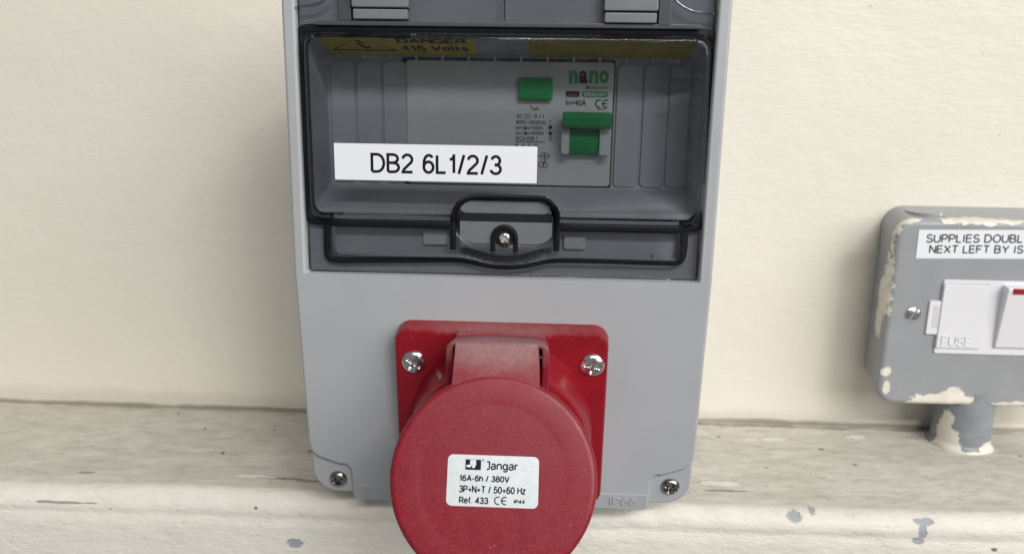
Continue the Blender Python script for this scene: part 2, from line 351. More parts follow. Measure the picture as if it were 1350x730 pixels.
def _ar(cx, cz, rx, rz, a0, a1, n=12): return [(cx+rx*math.cos(math.radians(a0+(a1-a0)*i/n)), cz+rz*math.sin(math.radians(a0+(a1-a0)*i/n))) for i in range(n+1)]
GLY = {'D': (.66, [[(0, 0), (.28, 0)] + _ar(.28, .5, .36, .5, -90, 90) + [(0, 1), (0, 0)]]),
    'B': (.60, [[(0, 0), (.30, 0)] + _ar(.30, .26, .28, .26, -90, 90) + [(0, .53)], [(.28, .53)] + _ar(.28, .765, .25, .235, -90, 90) + [(0, 1), (0, 0)]]),
    'A': (.66, [[(0, 0), (.33, 1), (.66, 0)], [(.12, .34), (.54, .34)]]), 'E': (.54, [[(.54, 0), (0, 0), (0, 1), (.52, 1)], [(0, .53), (.49, .53)]]),
    'F': (.52, [[(0, 0), (0, 1), (.52, 1)], [(0, .51), (.46, .51)]]), 'H': (.60, [[(0, 0), (0, 1)], [(.6, 0), (.6, 1)], [(0, .53), (.6, .53)]]),
    'G': (.68, [_ar(.35, .5, .35, .5, 45, 360, 20)[:-3] + [(.68, .18), (.68, .46), (.38, .46)]]),
    'I': (.14, [[(.07, 0), (.07, 1)]]), 'L': (.46, [[(0, 1), (0, 0), (.46, 0)]]), 'N': (.60, [[(0, 0), (0, 1), (.6, 0), (.6, 1)]]),
    'O': (.72, [_ar(.36, .5, .36, .5, 0, 360, 28)]), 'P': (.56, [[(0, 0), (0, 1), (.30, 1)] + _ar(.30, .73, .27, .27, 90, -90) + [(0, .46)]]),
    'R': (.60, [[(0, 0), (0, 1), (.32, 1)] + _ar(.32, .73, .26, .27, 90, -90) + [(0, .46)], [(.30, .46), (.42, .34), (.62, 0)]]),
    'S': (.56, [_ar(.28, .75, .25, .25, 20, 250, 14) + _ar(.28, .25, .28, .26, 75, -165, 14)]),
    'T': (.60, [[(0, 1), (.6, 1)], [(.3, 1), (.3, 0)]]), 'U': (.60, [[(0, 1), (0, .32)] + _ar(.3, .31, .3, .31, 180, 360) + [(.6, 1)]]),
    'V': (.64, [[(0, 1), (.32, 0), (.64, 1)]]), 'X': (.62, [[(0, 0), (.62, 1)], [(0, 1), (.62, 0)]]), 'Y': (.64, [[(0, 1), (.32, .44), (.64, 1)], [(.32, .44), (.32, 0)]]),
    'J': (.40, [[(.12, 1), (.40, 1), (.40, .22)] + _ar(.16, .2, .24, .22, 0, -100, 8)]),
    'h': (.46, [[(0, 0), (0, 1)], [(0, .48)] + _ar(.24, .48, .22, .25, 160, 0, 10) + [(.46, 0)]]), 'n': (.46, [[(0, 0), (0, .74)], [(0, .48)] + _ar(.24, .48, .22, .25, 160, 0, 10) + [(.46, 0)]]),
    'r': (.28, [[(0, 0), (0, .74)], [(0, .5)] + _ar(.22, .45, .2, .27, 170, 70, 6)]), 'z': (.42, [[(.02, .72), (.42, .72), (0, 0), (.44, 0)]]),
    'e': (.48, [[(0, .38), (.48, .38)] + _ar(.24, .37, .24, .37, 0, 320, 18)]), 'f': (.26, [[(.1, 0), (.1, .8)] + _ar(.25, .82, .15, .2, 180, 80, 6), [(0, .7), (.26, .7)]]),
    'a': (.46, [_ar(.23, .54, .21, .2, 155, 0, 8) + [(.44, .1), (.46, 0)], _ar(.2, .2, .2, .2, 60, 330, 14) + [(.44, .16)], [(.3, .385), (.44, .42)]]),
    'g': (.46, [_ar(.22, .37, .22, .36, 0, 360, 20), [(.46, .74), (.46, -.05)] + _ar(.23, -.05, .23, .22, 0, -150, 10)]),
    'o': (.48, [_ar(.24, .37, .24, .37, 0, 360, 22)]), 'l': (.12, [[(.06, 0), (.06, 1)]]), 't': (.26, [[(.1, .95), (.1, .14)] + _ar(.22, .14, .12, .14, 180, 290, 6), [(0, .72), (.26, .72)]]),
    's': (.42, [_ar(.21, .555, .19, .185, 25, 250, 10) + _ar(.21, .19, .21, .19, 75, -160, 10)]),
    '0': (.52, [_ar(.26, .5, .26, .5, 0, 360, 26)]), '1': (.30, [[(.02, .76), (.12, .80), (.21, .90), (.24, 1), (.24, 0)]]),
    '2': (.52, [_ar(.25, .73, .25, .27, 170, -35, 14) + [(.06, .16), (0, 0), (.52, 0)]]), '3': (.52, [_ar(.25, .75, .22, .25, 165, -85, 14) + _ar(.25, .26, .26, .26, 85, -170, 16)]),
    '4': (.54, [[(.40, 0), (.40, 1), (0, .26), (.54, .26)]]), '5': (.52, [[(.48, 1), (.12, 1), (.05, .50)] + _ar(.25, .32, .26, .32, 130, -165, 16)]),
    '6': (.52, [_ar(.26, .31, .25, .31, 0, 360, 26), [(.01, .33)] + _ar(.29, .55, .27, .45, 180, 95, 9) + _ar(.27, .76, .22, .24, 80, 25, 5)]),
    '8': (.52, [_ar(.26, .26, .26, .26, 0, 360, 22), _ar(.26, .76, .21, .24, 0, 360, 20)]),
    '/': (.30, [[(0, -.05), (.28, 1.05)]]), '+': (.50, [[(.25, .12), (.25, .66)], [(0, .39), (.5, .39)]]), '-': (.28, [[(0, .38), (.28, .38)]]), '.': (.08, [[(.04, 0), (.04, .12)]]), '=': (.50, [[(0, .52), (.5, .52)], [(0, .26), (.5, .26)]]), ' ': (.20, [])}
def stroke_text(name, s, box, w, y, mat, parent, T=None, gap=.2, depth=0):
    """plain sans lettering drawn with strokes of width w; box = (x0, x1, baseline, cap top)"""
    x0, x1, z0, z1 = box; x0 += w/2; x1 -= w/2; z0 += w/2; z1 -= w/2; h = z1-z0
    adv = sum(GLY[c][0]+gap for c in s)-gap; sc = (x1-x0)/adv; bm = bmesh.new(); x = x0; q = 0
    for c in s:
        for P in GLY[c][1]:
            Q = [Vector((x+p[0]*sc, z0+p[1]*h)) for p in P]; run = [Q[0]]
            for i in range(1, len(Q)):
                run.append(Q[i])
                sharp = i < len(Q)-1 and (Q[i]-Q[i-1]).angle(Q[i+1]-Q[i], 0) > .7
                if sharp or i == len(Q)-1:                      # a stroke ends at every sharp corner, lapping the next one
                    R2 = [v.copy() for v in run]
                    if sharp: R2[-1] += (run[-1]-run[-2]).normalized()*w*.45
                    if run[0] is not Q[0]: R2[0] += (run[0]-run[1]).normalized()*w*.45
                    ribbon(bm, [tuple(v) for v in R2], w, y-q); q = (q+.003) % .012; run = [Q[i]]
        x += (GLY[c][0]+gap)*sc
    if depth:
        g = bmesh.ops.extrude_face_region(bm, geom=bm.faces[:])
        for e in g['geom']:
            if isinstance(e, bmesh.types.BMVert): e.co.y += depth
    if T is not None: xform(bm, T)
    return obj(name, bm, mat, parent, smooth=0)

# ------------------------------------------------------------------ setting: wall and painted ledge
bm = bmesh.new(); nx, nz = 120, 60
V = [[bm.verts.new((-420+i*840/nx, 110 + 1.0*noise.noise(Vector((i*.09, j*.12, 3)))-.3, -108+j*520/nz)) for i in range(nx+1)] for j in range(nz+1)]
for j in range(nz):
    for i in range(nx): bm.faces.new((V[j][i], V[j][i+1], V[j+1][i+1], V[j+1][i]))
tag(obj('wall', bm, 'wall', smooth=180), 'cream brush-painted wall behind the grey enclosure', 'wall', kind='structure')
prof = [(112, -106), (110.3, -102), (108.2, -100.5), (107.0, -96.3), (105.4, -95.1)] + [(106-i*2.2, -95.1-.12*math.sin(i*.35)) for i in range(1, 34)]
prof += [(31.5, -95.0), (29.6, -94.6), (27.8, -94.7), (26.2, -95.4), (24.6, -96.6), (23.4, -98.2), (22.7, -100), (22.5, -102), (22.9, -103.2), (22.8, -104.4), (22.2, -106)]
prof += [(22.0-.02*i, -108-i*4.0) for i in range(0, 40)]
bm = bmesh.new(); nx = 420; rows = []
for i in range(nx+1):
    x = -420 + 840*i/nx; row = []
    for j, (y, z) in enumerate(prof):
        a = noise.noise(Vector((x*.012, j*.07, 1)))*1.1 + noise.noise(Vector((x*.06, j*.22, 5)))*.38 + noise.noise(Vector((x*.2, j*.5, 9)))*.14
        k0 = .5 if j < 5 else 1
        edge = math.exp(-((y-25)/5)**2)*noise.noise(Vector((x*.11, 2, 7)))*.7
        row.append(bm.verts.new((x, y + (a*.7 if z < -96 and y < 30 else 0), z + .006*x + (a*k0 if y > 24 else 0) + edge)))
    rows.append(row)
for a, b in zip(rows[:-1], rows[1:]):
    for j in range(len(prof)-1): bm.faces.new((a[j], a[j+1], b[j+1], b[j]))
tag(obj('ledge', bm, 'ledge', smooth=180), 'grimy cream painted ledge running along the foot of the wall', 'ledge', kind='structure')

# ------------------------------------------------------------------ grey enclosure
TL = .10; AL = math.atan(TL)                                    # the lower front leans back towards the wall
E0 = (0, 60, -88)
enc = thing('electrical_enclosure', E0, 'grey plastic electrical enclosure with a smoked window above a red socket', 'enclosure')
W, ZB, ZT = 69.0, -86.2, 101.0
# back box
obj('back_box', rbox(-67.6, 67.6, -85, 99, 36, 110.6, 9, .5, 6), 'grey', enc)
# front cover: one shell, window opening above, leaning panel below, notched lower corners
def yf(z): return TL*max(0, -z)
bm = bmesh.new()
def arc(cx, cz, r, a0, a1, n=7): return [(cx+r*math.cos(math.radians(a0+(a1-a0)*i/n)), cz+r*math.sin(math.radians(a0+(a1-a0)*i/n))) for i in range(n+1)]
right = [(W, 0)] + [(W, -62)] + arc(W-6.2, -64.5, 6.0, 0, -60, 5) + [(58.0, -72.6)] + arc(57.5, -75.4, 3.2, 110, 180, 4) + [(54.0, ZB+.2)]
lowb = right + [(-x, z) for x, z in reversed(right)]
topo = [(-W, 0), (-W, ZT-5.5)] + arc(-W+5.5, ZT-5.5, 5.5, 180, 90) + arc(W-5.5, ZT-5.5, 5.5, 90, 0) + [(W, 0)]
cache = {}
def vv(x, z, y=None):
    key = (round(x, 4), round(z, 4), None if y is None else round(y, 3))
    if key not in cache: cache[key] = bm.verts.new((x, yf(z) if y is None else y, z))
    return cache[key]
HX, HZ0, HZ1 = 64.8, 0.0, 96.5
iBL, iTL, iTR, iBR = (-HX, HZ0), (-HX, HZ1), (HX, HZ1), (HX, HZ0)
def face(P, y=None): bm.faces.new([vv(*p) for p in P])
face([(-W, 0), iBL, iBR] + lowb[:1] + lowb[1:-1])
face([(-W, 0), iBL, iTL, (-W, ZT-5.5)])
face([iTL, (-W, ZT-5.5)] + arc(-W+5.5, ZT-5.5, 5.5, 180, 90)[1:]); face([iTL, (-W+5.5, ZT), (W-5.5, ZT), iTR]); face([iTR] + arc(W-5.5, ZT-5.5, 5.5, 90, 0))
face([(W, 0), iBR, iTR, (W, ZT-5.5)])
outer = topo[:-1] + [(W, 0)] + lowb[1:-1]
outer = [p for i, p in enumerate(outer) if math.dist(p, outer[i-1]) > 1e-3]
for a, b in zip(outer, outer[1:] + outer[:1]):
    bm.faces.new((vv(*a), vv(*b), vv(*b, y=38), vv(*a, y=38)))
hole = [iBL, iTL, iTR, iBR]
for a, b in zip(hole, hole[1:] + hole[:1]):
    bm.faces.new((vv(*a), vv(*b), vv(*b, y=7), vv(*a, y=7)))
cover = obj('front_cover', bm, 'grey', enc, bevel=1.5, segs=4, ang=28)
for sx in (-1, 1):                                              # recessed corner pads that carry the cover screws
    bm = bmesh.new(); P = [(W-.25, -58), (50, -58), (50, -84.8)] + arc(W-.25-9, -75.8, 9, 270, 360, 8)
    P = [(sx*x, z) for x, z in P]; ins = [(x*.992, z+(.6 if z < -70 else 0)) for x, z in P]
    loft([([(x, z) for x, z in ins], 0), (P, .7), (P, 34)], bm)
    for v in bm.verts:
        v.co.y += yf(v.co.z) + 1.7 if v.co.y < 30 else 0
    obj('corner_pad', bm, 'grey', enc, smooth=35)
    cz = -77.4 if sx > 0 else -79.2
    cxx = 61.6 if sx > 0 else -59.4
    screw('cover_screw', (cxx, yf(cz)+1.6, cz), 3.3, 'steel', enc, AL, 25 if sx > 0 else 55)
# the strip along the foot with its raised mark
bm = bmesh.new()
rbox(-53.4, 53.4, -87.0, -80.4, -.45, 3, 1, .35, 3, bm)
T0 = Matrix.Translation((0, yf(-80), 0)) @ Matrix.Translation((0, 0, -80)) @ Matrix.Rotation(AL+.09, 4, 'X') @ Matrix.Translation((0, 0, 80))
strip = obj('foot_strip', xform(bm, T0), 'grey', enc, smooth=35)
stroke_text('raised_mark', 'IP66', (39.6, 49.6, -85.2, -81.8), .5, -.75, 'grey', strip, T0, .2, .4)
stroke_text('raised_mark', 'A', (-50.5, -47.0, -85.2, -81.8), .5, -.75, 'grey', strip, T0, .2, .4)

# tray behind the window
bm = bmesh.new()
OX0, OX1, OZ0, OZ1 = -62.6, 63.0, 21.8, 76.6                    # mouth at y = 5
BX0, BX1, BZ0, BZ1 = -62.8, 63.2, 27.2, 71.6                    # floor at y = 26.4
def rc(x0, x1, z0, z1, y): return [bm.verts.new((x, y, z)) for x, z in ((x0, z0), (x1, z0), (x1, z1), (x0, z1))]
A = rc(-64.7, 64.7, .2, 96.3, 5); B = rc(OX0, OX1, OZ0, OZ1, 5); B2 = rc(OX0, OX1, OZ0, OZ1, 6.5); D = rc(BX0, BX1, BZ0, BZ1, 26.4)
for X, Y in ((A, B), (B, B2), (B2, D)):
    for j in range(4): bm.faces.new((X[j], X[(j+1) % 4], Y[(j+1) % 4], Y[j]))
bm.faces.new(D)
tray = obj('inner_tray', bm, 'inner', enc, bevel=2.2, segs=4, ang=20)
for i, x in enumerate([-61.9, -52.7, -43.5]):
    obj('blanking_strip', rbox(x+.35, x+8.65, 28.0, 69.6, 25.5, 26.8, 1.8, .35), 'blank', tray)
for i, x in enumerate([37.3, 46.5, 55.3]):
    obj('blanking_strip', rbox(x+.35, x+(8.65 if i < 2 else 7.4), 28.0, 69.6, 25.5, 26.8, 1.8, .35), 'blank', tray)
obj('gap_dark_plate', rbox(-36.5, 36.75, 27.5, 71.0, 25.95, 26.9, .6, .1), 'dark', tray)  # dark plate: shade of the gap round the breaker put into its colour
for i in range(14):
    p = bp(445+i*34.6, 74.5+i*.45, 25.0)
    obj('divider_nub', rbox(p[0]-.45, p[0]+.45, p[2]-.9, p[2]+.9, 24.6, 27, .35, .2, 3), 'breaker', tray)
# warning stickers on the sloping roof of the tray
al = math.atan2(OZ1-BZ1, 26.4-6.5)
TR = Matrix.Translation((0, 26.4, BZ1-.10)) @ Matrix.Rotation(math.pi/2-al, 4, 'X')   # local z runs from the floor out towards the mouth
def sticker(x0, x1, m):
    bm = bmesh.new(); rbox(x0, x1, .9, 19.2, -.14, .05, .5, .05, 3, bm); return obj('warning_sticker', xform(bm, TR), m, tray, smooth=30)
ws = sticker(-60.4, -10.2, 'yellow'); tag(ws, 'yellow danger sticker with a lightning triangle')
bm = bmesh.new()
ribbon(bm, [(-58.6, 6.2), (-36.8, 6.2), (-47.7, 24.0)], 2.2, -.2, True)
for v in bm.verts: v.co.z = min(v.co.z, 18.9)
for P in ([(-48.6, 16.5), (-46.6, 13.0), (-48.8, 13.2), (-46.8, 8.4)], [(-48.2, 10), (-46.8, 8.2), (-45.4, 10.2)]): ribbon(bm, P, 1.3, -.2)
obj('lightning_triangle', xform(bm, TR), 'ink', ws, smooth=0)
stroke_text('lettering', '415 Volts', (-35.4, -12.6, 6.2, 11.6), .95, -.2, 'ink', ws, TR)
stroke_text('lettering', 'DANGER', (-35.4, -12.6, 13.8, 18.8), 1.0, -.2, 'ink', ws, TR)
ws2 = sticker(7.6, 61.0, 'yellow2'); tag(ws2, 'yellow sticker covered in rows of tiny print')

# smoked window: one clear tinted moulding with the raised door, its tab and the latch pocket
def sd(x, z, x0, x1, z0, z1, r):
    cx, cz, hx, hz = (x0+x1)/2, (z0+z1)/2, (x1-x0)/2-r, (z1-z0)/2-r
    qx, qz = np.abs(x-cx)-hx, np.abs(z-cz)-hz
    return np.hypot(np.maximum(qx, 0), np.maximum(qz, 0)) + np.minimum(np.maximum(qx, qz), 0) - r
def up(d, w): t = np.clip(.5-d/w, 0, 1); return t*t*(3-2*t)
xs = np.linspace(-64.6, 64.6, 216); zs = np.linspace(.35, 96.2, 160); X, Z = np.meshgrid(xs, zs)
def sheet_y(X, Z):
    """depth of the outer skin of the smoked moulding"""
    dip = 2.6*np.exp(-((X-1.6)/11)**4)
    hd = 4.2*up(sd(X, Z, -62.6, 63.4, 18.9, 77.0, 5), 2.6); ht = 2.4*up(sd(X, Z+dip, -56.4, 58.4, 6.0, 22, 2.5), 2.0)
    H = np.maximum(hd, ht)*(1-.93*up(sd(X, Z, -14.6, 17.4, 11.8, 26.0, 6), 2.4)) + .10*np.sin(X*.05)*np.cos(Z*.06)
    return 2.6-H
Y = sheet_y(X, Z)
bm = bmesh.new()
G = [[bm.verts.new((X[j, i], Y[j, i], Z[j, i])) for i in range(len(xs))] for j in range(len(zs))]
for j in range(len(zs)-1):
    for i in range(len(xs)-1): bm.faces.new((G[j][i], G[j][i+1], G[j+1][i+1], G[j+1][i]))
win = obj('smoked_window', bm, 'smoke', enc, smooth=180)
so = win.modifiers.new('thickness', 'SOLIDIFY'); so.thickness = 1.3*S; so.offset = 1
# added black bands: edge-on darkness of the door, tab and pocket walls as colour
YG = 0.7
def edge_band(name, P, Y, hw):
    """dark band that follows the skin of the moulding along a path"""
    Q = [Vector((p[0], p[2])) for p in px_path(P, Y)]; R2 = [Q[0]]
    for a, b in zip(Q[:-1], Q[1:]):
        m = max(1, int((b-a).length/1.5)); R2 += [a.lerp(b, (t+1)/m) for t in range(m)]
    bm = bmesh.new(); prev = None; K = 8
    for i, p in enumerate(R2):
        t = (R2[min(i+1, len(R2)-1)]-R2[max(i-1, 0)]).normalized(); n = Vector((-t.y, t.x)); row = []
        for k in range(K+1):
            e = k/K*2-1; c = p+n*hw*e
            row.append((c.x, float(sheet_y(np.array(c.x), np.array(c.y)))-.06-.3*(1-e**4), c.y))
        vs = [bm.verts.new(v) for v in row] + [bm.verts.new((row[k][0], row[k][1]+.5, row[k][2])) for k in (K, 0)]
        if prev:
            for k in range(len(vs)): bm.faces.new((prev[k], prev[(k+1) % len(vs)], vs[(k+1) % len(vs)], vs[k]))
        else: bm.faces.new(vs)
        prev = vs
    bm.faces.new(prev)
    return obj(name, bm, 'black', win, smooth=60)
def px_path(P, Y=YG): return [tuple(bp(x, y, Y)) for x, y in P]
door = smooth_path([(600, 296.5), (430, 293), (410, 292), (402, 286), (399.5, 270), (391.5, 62), (391, 46), (395, 38), (410, 35.5), (660, 37.5), (925, 42.5), (940, 45), (945.5, 54), (945, 70), (935, 270), (932, 292), (922, 301), (905, 303), (733, 299.5)], 2)
edge_band('door_edge_band', door, .4, 1.3)
tabp = smooth_path([(428.5, 297), (428.5, 330), (430, 341), (440, 344.5), (470, 344), (560, 343.5), (602, 343), (622, 346.5), (645, 352), (668, 353.5), (692, 352), (712, 347), (732, 343.5), (800, 345), (870, 347.5), (890, 348), (899, 346), (903, 336), (905, 306)], 2)
edge_band('tab_edge_band', tabp, .6, 1.05)
archp = smooth_path([(597, 329), (597.5, 300), (598, 285), (603, 272), (614, 265), (630, 262.5), (665, 263), (700, 264), (718, 266), (728, 273), (733, 286), (734, 300), (733.5, 331)], 2)
edge_band('latch_edge_band', archp, .3, 1.0)
# latch in the pocket
p0, p1 = bp(606, 281, 1.0), bp(728, 294, 1.0)
obj('latch_slot', rbox(p0[0], p1[0], p1[2], p0[2], .8, 3, .3, .2), 'dark', win)
lp = smooth_path([(-13.6, 10.0), (-8, 9.2), (-4, 7.8), (1.5, 7.0), (7, 7.8), (11, 9.4), (16.4, 10.6)], 2)
bm = bmesh.new(); top = [(x, 18.7) for x, z in reversed(lp)]
loft([(lp+top, .9), ([(x, z-.5) for x, z in lp]+top, 1.5), ([(x, z-.5) for x, z in lp]+top, 4)], bm)
latch = obj('latch', bm, 'smoke_solid', win, smooth=30)
q0, q1 = bp(606, 280.5, 1.4), bp(726, 266, 1.4); obj('latch_roof', rbox(q0[0], q1[0], q0[2], q1[2], 1.1, 3, 2.5, .3), 'smoke_solid', win)
lq = bp(665, 314, 0); U = []
U = [(lq[0]-3.7, lq[2]-4.4)] + [(lq[0]+3.7*math.cos(math.radians(a)), lq[2]+3.7*math.sin(math.radians(a))) for a in range(180, -1, -15)] + [(lq[0]+3.7, lq[2]-4.4)]
obj('screw_surround', tube([(x, .4, z) for x, z in U], .9, .75), 'black', latch, smooth=60)
obj('screw_well', loft([(circle(lq[0], lq[2], 3.3, 32), .75), (circle(lq[0], lq[2], 3.3, 32), 2)]), 'dark', latch)
screw('latch_screw', (lq[0], .7, lq[2]), 2.15, 'zinc', latch, 0, 30, .5)
bm = bmesh.new()
for i in range(22):                                             # worn raised grip marks under the screw
    x = lq[0]-12.6 + i*1.2; zc = 7.2+.016*(x-lq[0])**2 - .4
    rbox(x-.32, x+.32, zc-1.1+.25*math.sin(i*2.1), zc+1.0, -.25, 1.4, .25, .15, 2, bm)
obj('grip_marks', bm, 'smoke', win, smooth=30)['kind'] = 'stuff'
for a, b, c2, d in ((558, 590, 305, 322), (743, 772, 312, 328)):
    p, q = bp(a, d, 4), bp(b, c2, 4); obj('latch_catch', rbox(p[0], q[0], p[2], q[2], 3.6, 5.4, .6, .3), 'breaker', tray)
for a, b, c2, d in ((452, 472, 327, 340), (860, 880, 334, 344)):
    p, q = bp(a, d, 4), bp(b, c2, 4); obj('catch_rib', rbox(p[0], q[0], p[2], q[2], 4.0, 5.4, .5, .3), 'blank', tray)
# hinges at the head of the window
for xa, xb, ya, yb in ((465, 536, -14, 25), (797, 868, -10, 30)):
    p, q = bp(xa, yb, 0), bp(xb, ya, 0); zz = p[2]
    hb = bmesh.new(); rbox(p[0], q[0], zz, zz+3.0, .2, 4, .5, .4, 3, hb); rbox(p[0]-.3, q[0]+.3, zz+3.4, zz+9.5, -.4, 4, .6, .5, 3, hb)
    obj('hinge_lug', hb, 'lug', win, smooth=30)
    s1 = -4.6 if xa < 600 else (q[0]-p[0])+.6
    obj('hinge_slot', rbox(p[0]+s1, p[0]+s1+3.8, zz-.6, zz+9, 1.0, 3.2, .6, .3), 'slot', win)
bm = bmesh.new(); p, q = bp(415, 33, 1.4), bp(925, 30, 1.4); rbox(p[0], q[0], 79.0, 80.4, 1.2, 3, .4, .3, 2, bm)
obj('head_dark_bar', bm, 'slot', win, smooth=30)  # no rod here: bar added to give the dark band above the door
for P in ([(380, 14), (396, 8.5), (412, 7.5), (424, 4), (432, -6)], [(884, -8), (893, 4), (906, 13), (922, 18), (946, 19)]):
    obj('corner_rib', tube(px_path(smooth_path(P, 2), .9), .5, .4), 'smoke', win, smooth=60)
p = bp(665, 27, 1.4); obj('centre_seam', rbox(p[0]-.15, p[0]+.15, p[2], p[2]+12, 1.0, 1.8, .1, .05, 2), 'dark', win)
# label tape on the door
yl = -1.72
c4 = [bp(440, 187, yl), bp(708.5, 195, yl), bp(707.5, 242.5, yl), bp(439, 236, yl)]
cx0, cx1 = c4[0][0], c4[1][0]; cz0, cz1 = (c4[3][2]+c4[2][2])/2, (c4[0][2]+c4[1][2])/2
lab = obj('label_tape', rbox(cx0, cx1, cz0, cz1, yl-.05, yl+.35, .2, .03, 2), 'white_tape', enc)
tag(lab, 'white printed tape stuck across the smoked door')
tx0, tx1 = bp(489, 230, yl)[0], bp(662, 230, yl)[0]
tz0, tz1 = bp(575, 229.5, yl)[2], bp(575, 203, yl)[2]
stroke_text('lettering', 'DB2 6L1/2/3', (tx0, tx1, tz0, tz1), .90, yl-.09, 'ink', lab)
bpy.context.view_layer.update()

# ------------------------------------------------------------------ breaker inside the enclosure
br = thing('circuit_breaker', (0.7, 40, 28), 'pale grey circuit breaker with green test button and green lever behind the smoked window', 'breaker')
FX0, FX1, FZ0, FZ1 = -34.9, 36.3, 28.1, 70.1
obj('shell', rbox(FX0, FX1, FZ0, FZ1, 24.9, 60, 1.0, .45), 'breaker', br)
def bxz(x0, y0, x1, y1, Y=24.9):
    xm, ym = (x0+x1)/2, (y0+y1)/2; return bp(x0, ym, Y)[0], bp(x1, ym, Y)[0], bp(xm, y1, Y)[2], bp(xm, y0, Y)[2]
q = bxz(684, 102, 729, 131.5, 23.0)
obj('test_button', rbox(*q, 22.4, 26, .8, .5), 'green', br)
a = bxz(739.5, 168, 749, 203, 21.5); obj('lever_guard', rbox(a[0], a[1]+.4, a[2], a[3], 19.5, 26, .7, .5), 'guard', br)
a2 = bxz(789.5, 168, 803.5, 205, 21.5); obj('lever_guard', rbox(a2[0], a2[1], a2[2], a2[3], 19.5, 26, .7, .5), 'guard', br)
lx0, lx1 = a[1], a2[0]
bm = bmesh.new()
prf = [(20.5, 47.5)] + [(26-6.0*math.cos(math.radians(t)), 43.6+5.2*math.sin(math.radians(t))) for t in range(40, -61, -10)]
top = bxz(742, 148, 806.5, 170, 16.5)
def slab(bm, prof, x0, x1):
    A = [bm.verts.new((x0, y, z)) for y, z in prof]; B = [bm.verts.new((x1, y, z)) for y, z in prof]
    bm.faces.new(A); bm.faces.new(B[::-1])
    for i in range(len(A)): bm.faces.new((A[i], A[(i+1) % len(A)], B[(i+1) % len(A)], B[i]))
slab(bm, [(26, 39.0), (21.4, 39.6), (20.5, 42.5), (20.6, 45.5), (21.5, 49), (26, 49)], lx0+.1, lx1-.1)
lever = obj('toggle_lever', bm, 'green', br, bevel=.4, segs=2)
bm = bmesh.new(); zt, zb = top[3], top[2]
slab(bm, [(22, zb+.6), (16.8, zb), (15.4, zb+.8), (15.0, zt-1.8), (16.0, zt-.3), (18, zt), (23, zt-1)], top[0], top[1])
obj('lever_grip', bm, 'green', lever, bevel=.5, segs=3, ang=50)
YP = 24.84
def tpx(s, x0, y0, x1, y1, m='ink', b=0.012): return text('lettering', s, bxz(x0, y0, x1, y1, YP), YP, m, br, None, b)
for s, x0, x1, m in (('n', 750, 762.5, 'print_green'), ('a', 763.5, 775, 'ink'), ('n', 776.5, 789, 'print_green'), ('o', 790, 802.5, 'print_green')):
    tpx(s, x0, 93, x1, 110.5, m, .05)
tpx('electric', 778, 113, 802, 118, 'print_green', .02)
tpx('=', 772, 113.6, 777, 117.5, 'ink', .03)
bad = obj('model_badge', rbox(*bxz(767, 120.5, 802, 128.5, YP), YP-.05, 25.2, 1, .04), 'print_green', br)
text('lettering', 'SREHM', bxz(770, 122.3, 799, 127, YP-.08), YP-.09, 'breaker', bad, None, .03)
ind = obj('trip_window', rbox(*bxz(746, 120.5, 764, 128, YP), YP-.15, 25.2, .3, .05), 'dark', br)
obj('trip_flag', rbox(*bxz(748, 124, 762, 127, YP-.2), YP-.22, YP, .2, .03), 'print_red', ind)
tpx('In=40A', 746, 132, 773, 139.5, 'ink', .02)
tpx('Test', 698, 140, 710.5, 146)
tpx('AC', 681, 151, 689, 156, 'ink', .02); tpx('0.11', 704, 151, 717, 156)
tpx('400V~50/60Hz', 680, 158.5, 720, 164); tpx('Im=I\u0394m=500A', 680, 165.5, 715.5, 171); tpx('Inc=I\u0394c=6000A', 680, 172.5, 717, 178); tpx('IEC61008-1', 680, 180, 708, 185.5)
tpx('1', 680, 189.5, 682, 193); tpx('3', 688, 189.5, 691, 193); tpx('5', 696.5, 189.5, 699.5, 193); tpx('N', 705, 189.5, 708.5, 193)
bm = bmesh.new()
def pz(x, y): p = bp(x, y, YP); return (p[0], p[2])
def stroke(P, w=.28, cl=False): ribbon(bm, [pz(*q) for q in P], w, YP-.02, cl)
stroke([(679.5, 187), (718, 187.6)]); stroke([(691, 151), (700, 151), (700, 156), (691, 156)], .22, True); stroke([(692.5, 154), (694.5, 152.5), (696.5, 154.5), (698.5, 153)], .22)
stroke([(725.5, 164), (725.5, 181)], .25); stroke([(723.6, 169), (725.5, 165.5), (727.4, 169)], .9, True); stroke([(723.6, 175), (725.5, 178.5), (727.4, 175)], .9, True)
stroke([(725.5, 158.5), (725.5, 162)], .3); stroke([(725.5+1.7*math.cos(a*.7), 183.5+1.9*math.sin(a*.7)) for a in range(9)], .25, True)
stroke([(713, 202), (723, 202), (723, 209), (713, 209)], .28, True); stroke([(718, 202), (718, 217)], .28); stroke([(708, 205.5), (726, 205.8)], .28)
for cx_ in (713.5, 718.5): stroke([(cx_+3*math.cos(a*.55), 217+4*math.sin(a*.55)) for a in range(12)], .28, True)
obj('wiring_diagram', bm, 'ink_soft', br, smooth=0)
def ce_mark(cx, cz, r, w, y, mat, parent, T=None):
    b = bmesh.new()
    for dx in (0, r*1.95):
        ribbon(b, [(cx+dx+r*math.cos(math.radians(t)), cz+r*math.sin(math.radians(t))) for t in range(65, 296, 15)], w, y)
    ribbon(b, [(cx+r*1.95-r, cz), (cx+r*1.95+r*.2, cz)], w, y)
    if T is not None: xform(b, T)
    return obj('ce_mark', b, mat, parent, smooth=0)
p = pz(790, 137); ce_mark(p[0], p[1], 1.25, .42, YP, 'ink', br)
tpx('10001', 787, 143, 799, 145.5)

